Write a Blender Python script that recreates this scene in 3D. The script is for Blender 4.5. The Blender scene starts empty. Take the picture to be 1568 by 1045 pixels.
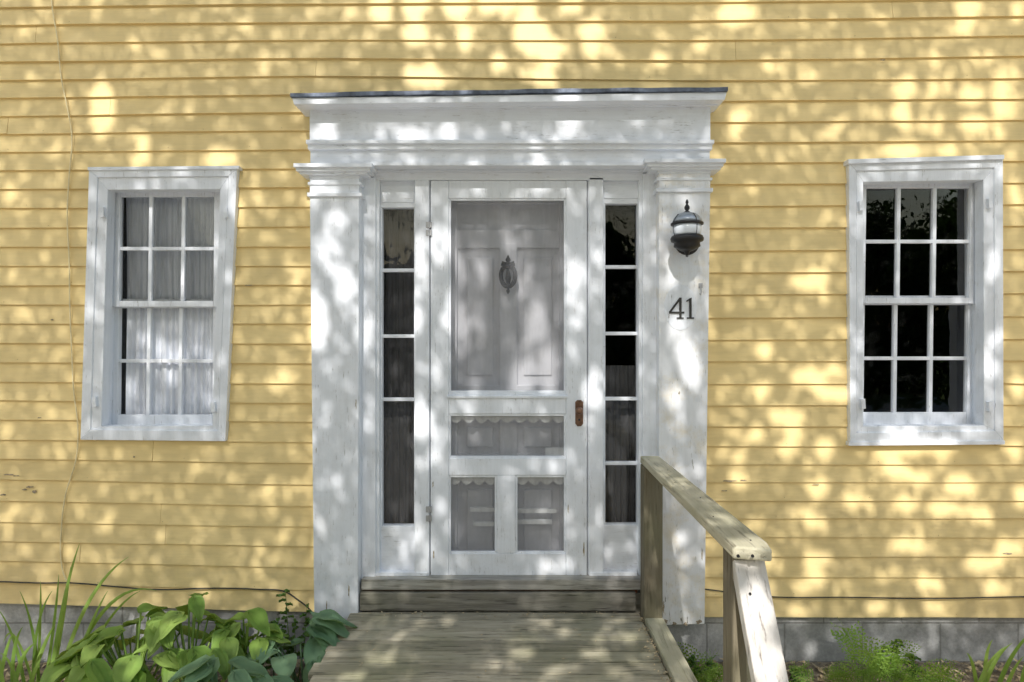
import bpy, math, random, bmesh
import numpy as np
from mathutils import Vector, Matrix
random.seed(7); rng=np.random.default_rng(5)
D=3.2; EYE=1.65; PPM=300.0
SUN_EL=math.radians(42); SUN_AZ=math.radians(8)
SD=Vector((-math.sin(SUN_AZ)*math.cos(SUN_EL),-math.cos(SUN_AZ)*math.cos(SUN_EL),math.sin(SUN_EL)))
def S(y): return (D+y)/D
def X(px,y=0.0): return (px-784)/PPM*S(y)
def Z(py,y=0.0): return EYE+(522.5-py)/PPM*S(y)
def P(px,py,y): return Vector((X(px,y),y,Z(py,y)))
scene=bpy.context.scene
# ------------------------------------------------------------------ materials
class NT:
    def __init__(s,name):
        s.m=bpy.data.materials.new(name); s.m.use_nodes=True
        s.t=s.m.node_tree; s.t.nodes.clear()
        s.out=s.n('ShaderNodeOutputMaterial')
    def n(s,typ,**kw):
        nd=s.t.nodes.new(typ)
        for k,v in kw.items(): setattr(nd,k,v)
        return nd
    def l(s,a,b): s.t.links.new(a,b)
    def coords(s,scale=(1,1,1),src='Object'):
        tc=s.n('ShaderNodeTexCoord'); mp=s.n('ShaderNodeMapping'); mp.inputs['Scale'].default_value=scale
        s.l(tc.outputs[src],mp.inputs[0]); return mp.outputs[0]
    def noise(s,scale,vec,detail=4,rough=.55,dist=0):
        n=s.n('ShaderNodeTexNoise'); n.inputs['Scale'].default_value=scale; n.inputs['Detail'].default_value=detail
        n.inputs['Roughness'].default_value=rough; n.inputs['Distortion'].default_value=dist
        s.l(vec,n.inputs['Vector']); return n.outputs['Fac']
    def rng(s,val,a,b,c,d):
        n=s.n('ShaderNodeMapRange'); n.inputs[1].default_value=a;n.inputs[2].default_value=b;n.inputs[3].default_value=c;n.inputs[4].default_value=d
        s.l(val,n.inputs[0]); return n.outputs[0]
    def mix(s,fac,a,b,blend='MIX'):
        n=s.n('ShaderNodeMix',data_type='RGBA',blend_type=blend)
        for v,i in ((fac,0),(a,6),(b,7)):
            if isinstance(v,(int,float)): n.inputs[i].default_value=v
            elif isinstance(v,tuple): n.inputs[i].default_value=(*v,1) if len(v)==3 else v
            else: s.l(v,n.inputs[i])
        return n.outputs[2]
    def math(s,op,a,b=0.0):
        n=s.n('ShaderNodeMath',operation=op)
        for v,i in ((a,0),(b,1)):
            if isinstance(v,(int,float)): n.inputs[i].default_value=v
            else: s.l(v,n.inputs[i])
        return n.outputs[0]
    def scale(s,col,f):
        c=s.n('ShaderNodeCombineColor')
        for i in range(3): s.l(f,c.inputs[i])
        return s.mix(1.0,col,c.outputs[0],'MULTIPLY')
    def bump(s,h,dist=.002,st=.5):
        b=s.n('ShaderNodeBump'); b.inputs['Strength'].default_value=st; b.inputs['Distance'].default_value=dist
        s.l(h,b.inputs['Height']); return b.outputs[0]
    def bsdf(s,col,rough=.6,normal=None,metal=0.0,spec=.4):
        b=s.n('ShaderNodeBsdfPrincipled')
        for v,k in ((col,'Base Color'),(rough,'Roughness'),(metal,'Metallic'),(spec,'Specular IOR Level')):
            if isinstance(v,(int,float)): b.inputs[k].default_value=v
            elif isinstance(v,tuple): b.inputs[k].default_value=(*v,1)
            else: s.l(v,b.inputs[k])
        if normal: s.l(normal,b.inputs['Normal'])
        return b.outputs[0]
    def done(s,sh): s.l(sh,s.out.inputs[0]); return s.m
    def island(s): return s.n('ShaderNodeNewGeometry').outputs['Random Per Island']

def painted(name,base,grain=(3,3,3),chip=.70,chipcol=(.24,.21,.17),tone=.07,isl=.06,dirt=(.35,.30,.22),dirtamt=.25,low=0.0,rough=.55,crack=.0):
    t=NT(name); v=t.coords()
    g=t.coords(grain)
    n1=t.noise(1.7,v,3); n2=t.noise(22,g,5,.6); n3=t.noise(7,v,6,.7)
    c=t.mix(t.rng(n3,.5,.8,0,dirtamt),base,dirt)
    c=t.scale(c,t.rng(n1,.3,.7,1-tone,1+tone))
    c=t.scale(c,t.rng(n2,.3,.7,1-.04,1+.04))
    c=t.scale(c,t.rng(t.island(),0,1,1-isl,1+isl))
    nc=t.noise(20,g,6,.75,.4)
    if low:
        sp=t.n('ShaderNodeSeparateXYZ'); t.l(v,sp.inputs[0])
        nc=t.math('ADD',nc,t.rng(sp.outputs[2],.15,.85,low,0))
        c=t.mix(t.math('MULTIPLY',t.rng(sp.outputs[2],.2,1.0,.35,0),t.rng(n3,.35,.65,0,1)),c,dirt)
    nm=t.noise(1.3,v,2)
    ch=t.math('MULTIPLY',t.rng(nc,chip,chip+.03,0,1),t.rng(nm,.42,.52,0,1))
    c=t.mix(ch,c,chipcol)
    h=t.math('ADD',t.math('MULTIPLY',n2,.6),t.math('MULTIPLY',ch,-1.2))
    if crack:
        cr=t.noise(55,g,3,.8,.3)
        k=t.math('MULTIPLY',t.rng(cr,.63,.67,0,1),t.rng(n3,.42,.57,0,1))
        c=t.mix(t.math('MULTIPLY',k,crack),c,(.38,.37,.36)); h=t.math('SUBTRACT',h,k)
    return t.done(t.bsdf(c,rough,t.bump(h,.0016,.6),spec=.35))
YEL=painted('yellow_paint',(.87,.67,.315),grain=(.25,1,3.5),chip=.72,dirt=(.56,.45,.26),dirtamt=.28,isl=.045,low=.02,chipcol=(.42,.34,.22))
kw=dict(tone=.035,isl=.02,dirt=(.60,.58,.55),dirtamt=.35,low=.09,crack=.75)
WHT=painted('white_paint_vertical',(.85,.875,.93),grain=(3,3,.22),chip=.675,**kw)
WHH=painted('white_paint_horizontal',(.85,.875,.93),grain=(.22,3,3),chip=.675,**kw)
kw.update(dirt=(.74,.65,.48),dirtamt=.9,tone=.04,isl=0)  # dirt slot carries beige reflected shade, painted into the right pilaster
WHB=painted('white_paint_beige_shade',(.85,.86,.89),grain=(3,3,.3),chip=.665,**kw)
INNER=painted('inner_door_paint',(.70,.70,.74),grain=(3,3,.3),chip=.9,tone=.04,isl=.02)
def wood(name,c1,c2,c3,grain,dark=.5,isl=.18,green=0.0):
    t=NT(name); v=t.coords(); g=t.coords(grain)
    n1=t.noise(30,g,6,.65,.6); n2=t.noise(2.5,v,4); n3=t.noise(70,g,4,.6)
    c=t.mix(t.rng(n1,.32,.68,0,1),c1,c2)
    c=t.mix(t.rng(n3,.55,.70,0,dark),c,c3)
    c=t.mix(t.rng(n2,.45,.7,0,green),c,(.22,.225,.12))
    c=t.scale(c,t.rng(t.island(),0,1,1-isl,1+isl))
    h=t.math('ADD',n1,t.math('MULTIPLY',n3,-.9))
    return t.done(t.bsdf(c,.85,t.bump(h,.004,.9),spec=.2))
DECK=wood('weathered_deck_wood',(.29,.26,.185),(.49,.44,.335),(.08,.07,.05),(.10,1,1),green=.55,dark=.8,isl=.24)
RAIL=wood('weathered_rail_wood',(.46,.43,.30),(.62,.57,.43),(.15,.13,.09),(1,.08,1),green=.55,isl=.05,dark=.7)
POST=wood('weathered_post_wood',(.16,.135,.09),(.25,.215,.155),(.05,.04,.03),(1,1,.08),green=.35,isl=.08,dark=.7)
BARE=wood('bleached_plank_wood',(.58,.54,.49),(.74,.70,.65),(.17,.14,.12),(1,.35,.15),dark=.85,isl=.02)
SILL=wood('worn_sill_wood',(.25,.235,.21),(.50,.48,.44),(.07,.06,.05),(.08,1,1),dark=.85,isl=.1,green=.25)
RISER=wood('worn_riser_wood',(.17,.155,.13),(.31,.29,.25),(.05,.045,.04),(.08,1,1),dark=.85,isl=.1,green=.35)
RUST=wood('rusty_flashing',(.16,.06,.03),(.26,.12,.07),(.05,.03,.02),(.3,1,1))
def simple(name,col,rough=.5,metal=0.0,spec=.5,var=.15,nscale=30,bumpd=.001):
    t=NT(name); v=t.coords(); n=t.noise(nscale,v,4)
    return t.done(t.bsdf(t.scale(t.mix(0.0,col,col),t.rng(n,.3,.7,1-var,1+var)),rough,t.bump(n,bumpd,.4),metal,spec))
FLASH=simple('dark_flashing',(.13,.155,.21),.5,.2,var=.4)
BLACK=simple('black_iron',(.02,.02,.022),.45,.2,var=.3)
NUM=simple('black_number_enamel',(.035,.033,.03),.5)
SILV=simple('brushed_pewter',(.33,.37,.42),.3,.3,var=.12)
BRNZ=simple('aged_bronze',(.20,.11,.07),.35,.6,var=.4,nscale=60)
CABLE=simple('black_cable_rubber',(.04,.04,.035),.6)
CABY=simple('painted_cable',(.82,.70,.42),.6)
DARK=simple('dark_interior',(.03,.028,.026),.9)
ROOFM=simple('asphalt_shingle',(.07,.07,.075),.9)
LEAD=simple('hinge_steel',(.45,.45,.46),.45,.5)
CHIPM=simple('bare_wood_chip',(.36,.29,.20),.9,var=.5,nscale=90)
t=NT('concrete_block'); tc=t.n('ShaderNodeTexCoord'); sp=t.n('ShaderNodeSeparateXYZ'); cb=t.n('ShaderNodeCombineXYZ')
t.l(tc.outputs['Object'],sp.inputs[0]); t.l(sp.outputs[0],cb.inputs[0]); t.l(sp.outputs[2],cb.inputs[1])
br=t.n('ShaderNodeTexBrick'); t.l(cb.outputs[0],br.inputs['Vector'])
br.inputs['Scale'].default_value=1; br.inputs['Brick Width'].default_value=.4; br.inputs['Row Height'].default_value=.2
br.inputs['Mortar Size'].default_value=.005; br.inputs['Mortar Smooth'].default_value=.5
br.inputs['Color1'].default_value=(.46,.46,.455,1); br.inputs['Color2'].default_value=(.40,.40,.395,1); br.inputs['Mortar'].default_value=(.32,.315,.305,1)
v=tc.outputs['Object']; n=t.noise(60,v,6,.7); n2=t.noise(3,v,4)
c=t.scale(t.scale(br.outputs['Color'],t.rng(n,.3,.7,.82,1.15)),t.rng(n2,.3,.7,.65,1.2))
CONC=t.done(t.bsdf(c,.9,t.bump(t.math('SUBTRACT',n,t.math('MULTIPLY',br.outputs['Fac'],1.5)),.005,.6),spec=.2))
def glass(name,tint=.95,wav=.0008):
    t=NT(name); v=t.coords(); n=t.noise(9,v,2)
    b=t.bump(n,wav*6,.25)
    g=t.n('ShaderNodeBsdfGlossy'); g.inputs['Roughness'].default_value=.015; t.l(b,g.inputs['Normal'])
    tr=t.n('ShaderNodeBsdfTransparent'); tr.inputs[0].default_value=(tint,tint,tint,1)
    f=t.n('ShaderNodeFresnel'); f.inputs[0].default_value=1.5; t.l(b,f.inputs['Normal'])
    d=t.n('ShaderNodeBsdfDiffuse'); d.inputs[0].default_value=(.5,.5,.48,1)
    m0=t.n('ShaderNodeMixShader'); t.l(t.rng(t.noise(14,v,6,.7),.55,.85,.0,.06),m0.inputs[0]); t.l(tr.outputs[0],m0.inputs[1]); t.l(d.outputs[0],m0.inputs[2])
    m=t.n('ShaderNodeMixShader'); t.l(t.math('MULTIPLY',f.outputs[0],1.0),m.inputs[0]); t.l(m0.outputs[0],m.inputs[1]); t.l(g.outputs[0],m.inputs[2])
    return t.done(m.outputs[0])
GLASS=glass('window_glass')
t=NT('insect_screen'); tr=t.n('ShaderNodeBsdfTransparent'); d=t.n('ShaderNodeBsdfDiffuse'); d.inputs[0].default_value=(.27,.27,.285,1)
m=t.n('ShaderNodeMixShader'); v=t.coords((1,1,.3)); n=t.noise(6,v,5,.6,1.5); t.l(t.rng(n,.3,.7,.25,.42),m.inputs[0]); t.l(t.bump(n,.02,.5),d.inputs['Normal'])
t.l(tr.outputs[0],m.inputs[1]); t.l(d.outputs[0],m.inputs[2]); SCREEN=t.done(m.outputs[0])
def cloth(name,col,tr=.3,op=1.0):
    t=NT(name); v=t.coords((1,1,.15)); n=t.noise(40,v,4)
    c=t.scale(t.mix(0.0,col,col),t.rng(n,.3,.7,.88,1.08))
    d=t.n('ShaderNodeBsdfDiffuse'); t.l(c,d.inputs[0])
    p=t.n('ShaderNodeBsdfTransparent'); m2=t.n('ShaderNodeMixShader'); m2.inputs[0].default_value=op; t.l(p.outputs[0],m2.inputs[1]); t.l(d.outputs[0],m2.inputs[2])
    return t.done(m2.outputs[0])
CURT=cloth('sheer_curtain',(.88,.91,.98),.1,.98); DCURT=cloth('dark_lace_curtain',(.13,.13,.135),.2,.8); LACE=cloth('white_lace',(.85,.85,.85),.3)
def leafmat(name,c1,c2,tr=.35,rough=.5,vs=30):
    t=NT(name); v=t.coords(); n=t.noise(vs,v,3)
    c=t.mix(t.math('ADD',t.math('MULTIPLY',t.island(),.7),t.rng(n,.3,.7,0,.3)),c1,c2)
    b=t.bsdf(c,rough,t.bump(n,.003,.4),spec=.35); T=t.n('ShaderNodeBsdfTranslucent'); t.l(t.mix(.5,c,(.35,.5,.05)),T.inputs[0])
    m=t.n('ShaderNodeMixShader'); m.inputs[0].default_value=tr; t.l(b,m.inputs[1]); t.l(T.outputs[0],m.inputs[2])
    return t.done(m.outputs[0])
def cheapleaf(name,c1,c2,tc,tr):
    t=NT(name); c=t.mix(t.island(),c1,c2); d=t.n('ShaderNodeBsdfDiffuse'); t.l(c,d.inputs[0])
    T=t.n('ShaderNodeBsdfTranslucent'); T.inputs[0].default_value=(*tc,1)
    m=t.n('ShaderNodeMixShader'); m.inputs[0].default_value=tr; t.l(d.outputs[0],m.inputs[1]); t.l(T.outputs[0],m.inputs[2]); return t.done(m.outputs[0])
HOSTA=leafmat('hosta_leaf',(.20,.36,.06),(.40,.54,.14)); HOSTB=leafmat('blue_hosta_leaf',(.15,.28,.15),(.25,.40,.23))
BLADE=leafmat('daylily_blade',(.17,.32,.06),(.33,.48,.12)); FERN=leafmat('fern_leaf',(.15,.30,.04),(.30,.45,.09))
TREEL=cheapleaf('tree_leaf',(.06,.11,.03),(.12,.17,.05),(.50,.48,.28),.45)
WOODL=cheapleaf('woodland_leaf',(.02,.04,.012),(.06,.10,.03),(.1,.2,.03),.1)
WEED=leafmat('weed_leaf',(.09,.20,.04),(.18,.32,.08))
BARK=wood('tree_bark',(.12,.095,.07),(.2,.17,.13),(.04,.03,.02),(1,1,.15))
t=NT('soil_and_bounce_gravel'); v=t.coords(); n=t.noise(45,v,8,.75); n2=t.noise(.8,v,5)
soil=t.mix(t.rng(n,.35,.65,0,1),(.16,.12,.08),(.42,.36,.26)); gr=t.mix(t.rng(n,.3,.7,0,1),(.38,.37,.35),(.52,.51,.49))  # pale gravel yard is added out of view to bounce sunlight onto the wall
grass=t.mix(t.rng(n,.3,.7,0,1),(.06,.10,.025),(.14,.19,.06))
sp=t.n('ShaderNodeSeparateXYZ'); t.l(t.coords(),sp.inputs[0])
yv=t.math('ADD',sp.outputs[1],t.rng(n2,.3,.7,-.6,.6))
GROUND=t.done(t.bsdf(t.mix(t.rng(yv,-13.5,-12.8,1,0),t.mix(t.rng(yv,-2.6,-1.9,1,0),soil,gr),grass),.95,t.bump(n,.02,.7),spec=.1))
LITTER=wood('dry_leaf_litter',(.36,.27,.15),(.56,.46,.29),(.16,.11,.06),(1,1,1),isl=.4)
# ------------------------------------------------------------------ mesh helpers
class B:
    def __init__(s): s.v=[]; s.f=[]
    def add(s,vs,fs):
        o=len(s.v); s.v+=[tuple(v) for v in vs]; s.f+=[tuple(i+o for i in f) for f in fs]
    def prism(s,pts,yf,yb):
        n=len(pts); vs=[(x,yf,z) for x,z in pts]+[(x,yb,z) for x,z in pts]
        fs=[tuple(range(n)),tuple(range(2*n-1,n-1,-1))]+[(i,i+n,(i+1)%n+n,(i+1)%n) for i in range(n)]
        s.add(vs,fs)
    def pq(s,pix,yf,yb): s.prism([(X(a,yf),Z(b,yf)) for a,b in pix],yf,yb)
    def pr(s,x0,x1,y0,y1,yf,yb): s.pq([(x0,y0),(x1,y0),(x1,y1),(x0,y1)],yf,yb)
    def frame(s,o,i,yf,yb):
        for k in range(4):
            l=(k+1)%4; s.pq([o[k],o[l],i[l],i[k]],yf,yb)
    def box(s,x0,x1,y0,y1,z0,z1): s.prism([(x0,z1),(x1,z1),(x1,z0),(x0,z0)],y0,y1)
    def lathe(s,c,prof,n=24,axis='Z'):
        vs=[]
        for r,h in prof:
            for k in range(n):
                a=2*math.pi*k/n
                if axis=='Z': vs.append((c[0]+r*math.cos(a),c[1]+r*math.sin(a),c[2]+h))
                else: vs.append((c[0]+r*math.cos(a),c[1]-h,c[2]+r*math.sin(a)))
        fs=[]
        for j in range(len(prof)-1):
            for k in range(n):
                fs.append((j*n+k,j*n+(k+1)%n,(j+1)*n+(k+1)%n,(j+1)*n+k))
        fs.append(tuple(range(n))); fs.append(tuple(range((len(prof)-1)*n,len(prof)*n)))
        s.add(vs,fs)
    def tube(s,pts,rad,n=8):
        pts=[Vector(p) for p in pts]; vs=[]; m=len(pts)
        for i,p in enumerate(pts):
            d=(pts[min(i+1,m-1)]-pts[max(i-1,0)]).normalized()
            u=d.cross(Vector((0.31,.2,.93))).normalized(); w=d.cross(u)
            r=rad[i] if isinstance(rad,(list,tuple)) else rad
            for k in range(n):
                a=2*math.pi*k/n; vs.append(p+u*r*math.cos(a)+w*r*math.sin(a))
        fs=[(j*n+k,j*n+(k+1)%n,(j+1)*n+(k+1)%n,(j+1)*n+k) for j in range(m-1) for k in range(n)]
        fs+=[tuple(range(n)),tuple(range((m-1)*n,m*n))]
        s.add(vs,fs)
    def obj(s,name,mat,parent=None,bevel=0,smooth=False,seg=2):
        me=bpy.data.meshes.new(name); me.from_pydata(s.v,[],s.f); me.materials.append(mat)
        bm=bmesh.new(); bm.from_mesh(me); bmesh.ops.recalc_face_normals(bm,faces=bm.faces); bm.to_mesh(me); bm.free()
        if smooth: me.polygons.foreach_set('use_smooth',[True]*len(me.polygons))
        me.update()
        o=bpy.data.objects.new(name,me); scene.collection.objects.link(o)
        if parent: o.parent=parent
        if bevel:
            md=o.modifiers.new('bevel','BEVEL'); md.width=bevel; md.segments=seg; md.limit_method='ANGLE'; md.angle_limit=math.radians(40)
        return o
def empty(name):
    e=bpy.data.objects.new(name,None); scene.collection.objects.link(e); return e
house=empty('yellow_clapboard_house')
# ------------------------------------------------------------------ siding
L0=[125,152,180,207,235,262,291,320,350,379,408,438,467,496,526,555,585,613,642,673,702,733,766,798,827,857,891,922]
L1=[118,146,173,201,230,259,288,318,348,379,408,437,467,496,526,557,588,617,646,677,709,742,775,806,836,868,903,936]
R1=[126,157,189,220,251,284,317,350,385,418,452,487,521,554,588,621,653,683,711,738,766,793,822,851,882,912,943]
def rmap(y): return y-6*(1-y/943)+1
kx=[-1500,0,478,1085,1568,3100]
def row(a,b,c,d): return [a,a,b,c,d,d]
top=[row(14,8,6,0),row(41,36,34,27),row(69,63,64,57),row(97,91,95,88),row(125,118,126,rmap(126))]
for k in range(1,22): top.insert(0,[v-28 for v in top[0]])
def interp(r,x): return float(np.interp(x,kx,r))
lw_hole=(150,350,285,664); rw_hole=(1308,1522,268,664)
sid=B(); seams=random.Random(3); nails=B()
def board(r0,r1,xa,xb):
    xs=[xa]+[x for x in np.arange(math.ceil(xa/130)*130,xb,130) if xa+5<x<xb-5]+[xb]
    vs=[]; jy=seams.uniform(-.0014,.0014)
    for x in xs:
        jz=seams.uniform(-.0016,.0016); jj=jy+seams.uniform(-.0010,.0010)
        zt=Z(interp(r0,x)-4); zb=Z(interp(r1,x))+jz; wx=X(x)
        vs+=[(wx,-.0165+jj,zb),(wx,-.0035,zt),(wx,.004,zt),(wx,.002,zb)]
    n=len(xs); fs=[(0,1,2,3),tuple(4*(n-1)+k for k in (3,2,1,0))]
    for i in range(n-1):
        for k in range(4):
            fs.append((4*i+k,4*i+(k+1)%4,4*(i+1)+(k+1)%4,4*(i+1)+k))
    sid.add(vs,fs)
    for x in np.arange(xa+seams.uniform(5,60),xb,122):
        if seams.random()<.3:
            xx=x+seams.uniform(-6,6); zz=Z(interp(r1,xx))+.014+seams.uniform(-.003,.003)
            nails.lathe((X(xx),-.0150,zz),[(.0020,0),(.0016,.0012)],6,axis='Y')
def rowboards(r0,r1,xa,xb,holes):
    ivs=[(xa,xb)]
    for hx0,hx1,hy0,hy1 in holes:
        ym=interp(r0,(hx0+hx1)/2); yb=interp(r1,(hx0+hx1)/2)
        if yb>hy0 and ym<hy1:
            new=[]
            for a,b in ivs:
                if hx1<=a or hx0>=b: new.append((a,b)); continue
                if a<hx0: new.append((a,hx0))
                if b>hx1: new.append((hx1,b))
            ivs=new
    for a,b in ivs:
        x=a
        while x<b:
            e=x+seams.uniform(550,2100)
            if b-e<110: e=b
            e=min(e,b)
            board(r0,r1,x,e-(.45 if e<b else 0)); x=e
for i in range(len(top)-1): rowboards(top[i],top[i+1],-1500,3100,[])
lft=[row(a,b,b,b) for a,b in zip(L0,L1)]
rgt=[row(y,y,y,rmap(y)) for y in R1]
for i in range(len(lft)-1): rowboards(lft[i],lft[i+1],-1500,520,[lw_hole])
for i in range(len(rgt)-1): rowboards(rgt[i],rgt[i+1],1045,3100,[rw_hole])
rowboards([118]*6,[150]*6,520,1045,[])
sid.obj('clapboard_siding',YEL,house)
nails.obj('siding_nails',simple('nail_head',(.42,.33,.17),.6),house)
ch=B(); r=random.Random(21)
def chip(px,py,w,h_,y):
    n=13; pts=[]
    for k in range(n):
        a=2*math.pi*k/n; q=r.uniform(.45,1.15); pts.append((px+w*q*math.cos(a),py+h_*q*math.sin(a)))
    ch.pq(pts,y,y+.0012)
for (px,py,w,h_) in ((14,727,9,1.6),(26,729,6,1.2),(45,746,6,2.0),(53,753,4,2.6),(37,750,4,1.6),(4,758,6,1.6),(1118,737,12,1.4),(1138,736,6,1.2),(1110,752,5,1.0),(382,437,9,.8),(1352,92,4,1.0),(80,490,3,1.6),(1545,848,9,1.6),(205,700,2,1.6),(60,640,3,1.0),(1250,742,6,1.0)):
    chip(px,py,w,h_,-.0172)
for (px,py,w,h_) in ((487,947,5,5),(505,950,4,3),(520,949,6,3),(541,947,5,4),(534,905,1.2,12),(500,930,1.0,10),(484,690,.8,5),(545,620,.8,8)): chip(px,py,w,h_,-.1008)
for (px,py,w,h_) in ((1018,953,6,5),(1033,955,5,3),(1050,956,4,3),(1070,953,5,4),(1016,930,1.2,9),(1075,850,1.0,10),(1040,602,1.4,4)): chip(px,py,w,h_,-.1008)
for (px,py,w,h_) in ((668,884,5,1.5),(700,884,7,1.2),(664,850,1.0,9),(870,780,1.0,7),(894,840,1.4,12),(890,882,5,2),(663,742,1,5)): chip(px,py,w,h_,-.0168)
ch.obj('paint_chips',CHIPM,house)
b=B(); b.box(X(-1500),X(3100),.02,.3,-.5,Z(915)); b.obj('block_foundation',CONC,house)
b=B()
xl,xr=X(-1500),X(3100); zt=Z(-600)
b.box(xl,xl+.1,.02,7,Z(915),zt); b.box(xr-.1,xr,.02,7,Z(915),zt); b.box(xl,xr,7,7.1,0,zt)
b.obj('side_walls',YEL,house)
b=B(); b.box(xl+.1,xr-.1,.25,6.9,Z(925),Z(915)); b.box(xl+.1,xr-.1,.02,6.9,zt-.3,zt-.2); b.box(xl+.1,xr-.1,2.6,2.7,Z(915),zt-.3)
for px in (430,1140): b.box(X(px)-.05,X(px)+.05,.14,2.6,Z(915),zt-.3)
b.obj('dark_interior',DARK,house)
b=B(); ya,yb2,ym=-.4,7.5,3.55
b.add([(xl-.3,ya,zt-.05),(xr+.3,ya,zt-.05),(xr+.3,ym,zt+2.4),(xl-.3,ym,zt+2.4),(xl-.3,yb2,zt-.05),(xr+.3,yb2,zt-.05),
       (xl-.3,ya,zt-.2),(xr+.3,ya,zt-.2),(xl-.3,yb2,zt-.2),(xr+.3,yb2,zt-.2)],
      [(0,1,2,3),(3,2,5,4),(0,6,7,1),(4,5,9,8),(6,8,9,7),(0,3,4,8,6),(1,7,9,5,2)])
b.obj('gable_roof',ROOFM,house)
# ------------------------------------------------------------------ windows
def lerp(a,b,t): return (a[0]+(b[0]-a[0])*t,a[1]+(b[1]-a[1])*t)
def window(name,outer,mid,inner,glassq,cols_u,cols_l,ymeet,yu,yl):
    w=B()
    w.frame(outer,mid,-.040,.02); w.frame(mid,inner,-.032,.03)
    w.obj(name+'_casing',WHT,house,.0025)
    j=B(); grow=lambda q,d:[(q[0][0]-d,q[0][1]-d),(q[1][0]+d,q[1][1]-d),(q[2][0]+d,q[2][1]+d),(q[3][0]-d,q[3][1]+d)]
    j.frame(grow(inner,14),grow(inner,1.5),-.012,.13); j.obj(name+'_jamb',WHT,house)
    ys=.045
    def gx(side,y):
        tt=(y-glassq[0][1])/(glassq[3][1]-glassq[0][1])
        return lerp(glassq[0],glassq[3],tt)[0] if side==0 else lerp(glassq[1],glassq[2],tt)[0]
    s=B()
    def sash(y0,y1,cols,ymid,yf,yb,bot):
        for sd,sg in ((0,-1),(1,1)):
            a,bx=gx(sd,y0),gx(sd,y1); w_=16
            s.pq([(a,y0-9),(a+sg*w_,y0-9),(bx+sg*w_,y1+bot),(bx,y1+bot)],yf,yb)
        s.pq([(gx(0,y0)+.3,y0-14),(gx(1,y0)-.3,y0-14),(gx(1,y0)-.3,y0),(gx(0,y0)+.3,y0)],yf+.001,yb)
        s.pq([(gx(0,y1)+.3,y1),(gx(1,y1)-.3,y1),(gx(1,y1)-.3,y1+bot),(gx(0,y1)+.3,y1+bot)],yf+.001,yb)
        for (ca,cb_) in cols:
            s.pq([(ca-2.7,y0),(ca+2.7,y0),(cb_+2.7,y1),(cb_-2.7,y1)],yf+.004,yb-.004)
        s.pq([(gx(0,ymid),ymid-2.7),(gx(1,ymid),ymid-2.7),(gx(1,ymid),ymid+2.7),(gx(0,ymid),ymid+2.7)],yf+.006,yb-.006)
    y0=(glassq[0][1]+glassq[1][1])/2; y1=(glassq[2][1]+glassq[3][1])/2
    sash(y0,ymeet-5,cols_u,yu,ys,ys+.03,9)
    sash(ymeet+6,y1,cols_l,yl,ys+.032,ys+.062,28)
    s.obj(name+'_sashes',WHT,house,.0015)
    g=B()
    for (a,c,yy) in ((y0-5,ymeet,ys+.018),(ymeet,y1+5,ys+.05)):
        p=[(gx(0,a)-4,a),(gx(1,a)+4,a),(gx(1,c)+4,c),(gx(0,c)-4,c)]
        g.add([P(q[0],q[1],yy) for q in p],[(0,1,2,3)])
    g.obj(name+'_glass',GLASS,house)
    h=B()
    for (px,py) in ((outer[0][0]+19,outer[0][1]+65),(outer[1][0]-19,outer[1][1]+68),(outer[3][0]+20,outer[3][1]-58),(outer[2][0]-20,outer[2][1]-52)):
        h.pq([(px-3,py-7),(px+3,py-8),(px+4,py+7),(px-2,py+8)],-.052,-.030)
        h.lathe((X(px,-.05),-.05,Z(py,-.05)),[(.004,0),(.003,.004)],8,'Y')
    h.obj(name+'_turn_buttons',WHT,house,.001)
window('left_window',[(136,260),(363,258),(345,676),(123,674)],[(149,272),(350,270),(334,660),(138,658)],[(165,291),(337,290),(325,652),(155,653)],
  [(184,302),(328,301),(325,635),(180,636)],[(231,229),(281,279)],[(228,226),(277,275)],466,381,553)
window('right_window',[(1300,250),(1536,243),(1537,675),(1302,677)],[(1311,262),(1523,257),(1524,660),(1312,663)],[(1322,279),(1506,276),(1507,652),(1322,653)],
  [(1327,289),(1487,287),(1480,631),(1322,633)],[(1377,1375),(1432,1430)],[(1372,1370),(1427,1425)],461,370,549)
b=B(); b.pq([(1299,244),(1538,237),(1538,244),(1299,251)],-.055,.0); b.pq([(1300,677),(1539,675),(1539,681),(1300,683)],-.045,.0)
b.pq([(134,256),(366,254),(366,259),(134,261)],-.048,.0)
b.obj('window_drip_caps',WHH,house,.0015)
def curtain(name,x0,x1,y0,y1,yy,mat,folds,amp,seed,fl=0):
    r=random.Random(seed); n=220; m=14; vs=[]; ph=[r.uniform(0,6) for _ in range(4)]
    for j in range(m+1):
        t_=j/m
        for i in range(n+1):
            u=i/n; uu=u+.012*math.sin(u*23+ph[3])
            d=amp*(math.sin(uu*folds*6.28+ph[0]+.5*math.sin(t_*3+ph[1]))+.5*math.sin(uu*folds*2.3*6.28+ph[2]+t_*.8))*(.5+.5*t_)
            vs.append((X(x0-fl*t_,yy)+(X(x1,yy)-X(x0-fl*t_,yy))*u+.004*math.sin(t_*5+u*8),yy+d,Z(y0,yy)+(Z(y1,yy)-Z(y0,yy))*t_))
    fs=[(j*(n+1)+i,j*(n+1)+i+1,(j+1)*(n+1)+i+1,(j+1)*(n+1)+i) for j in range(m) for i in range(n)]
    c=B(); c.add(vs,fs); return c.obj(name,mat,house,smooth=True)
curtain('window_curtain',192,345,285,660,.124,CURT,12,.009,1)
curtain('sidelight_curtain',570,650,300,820,.12,DCURT,6,.006,2)
curtain('sidelight_curtain',915,990,560,820,.12,DCURT,6,.006,3)
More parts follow.
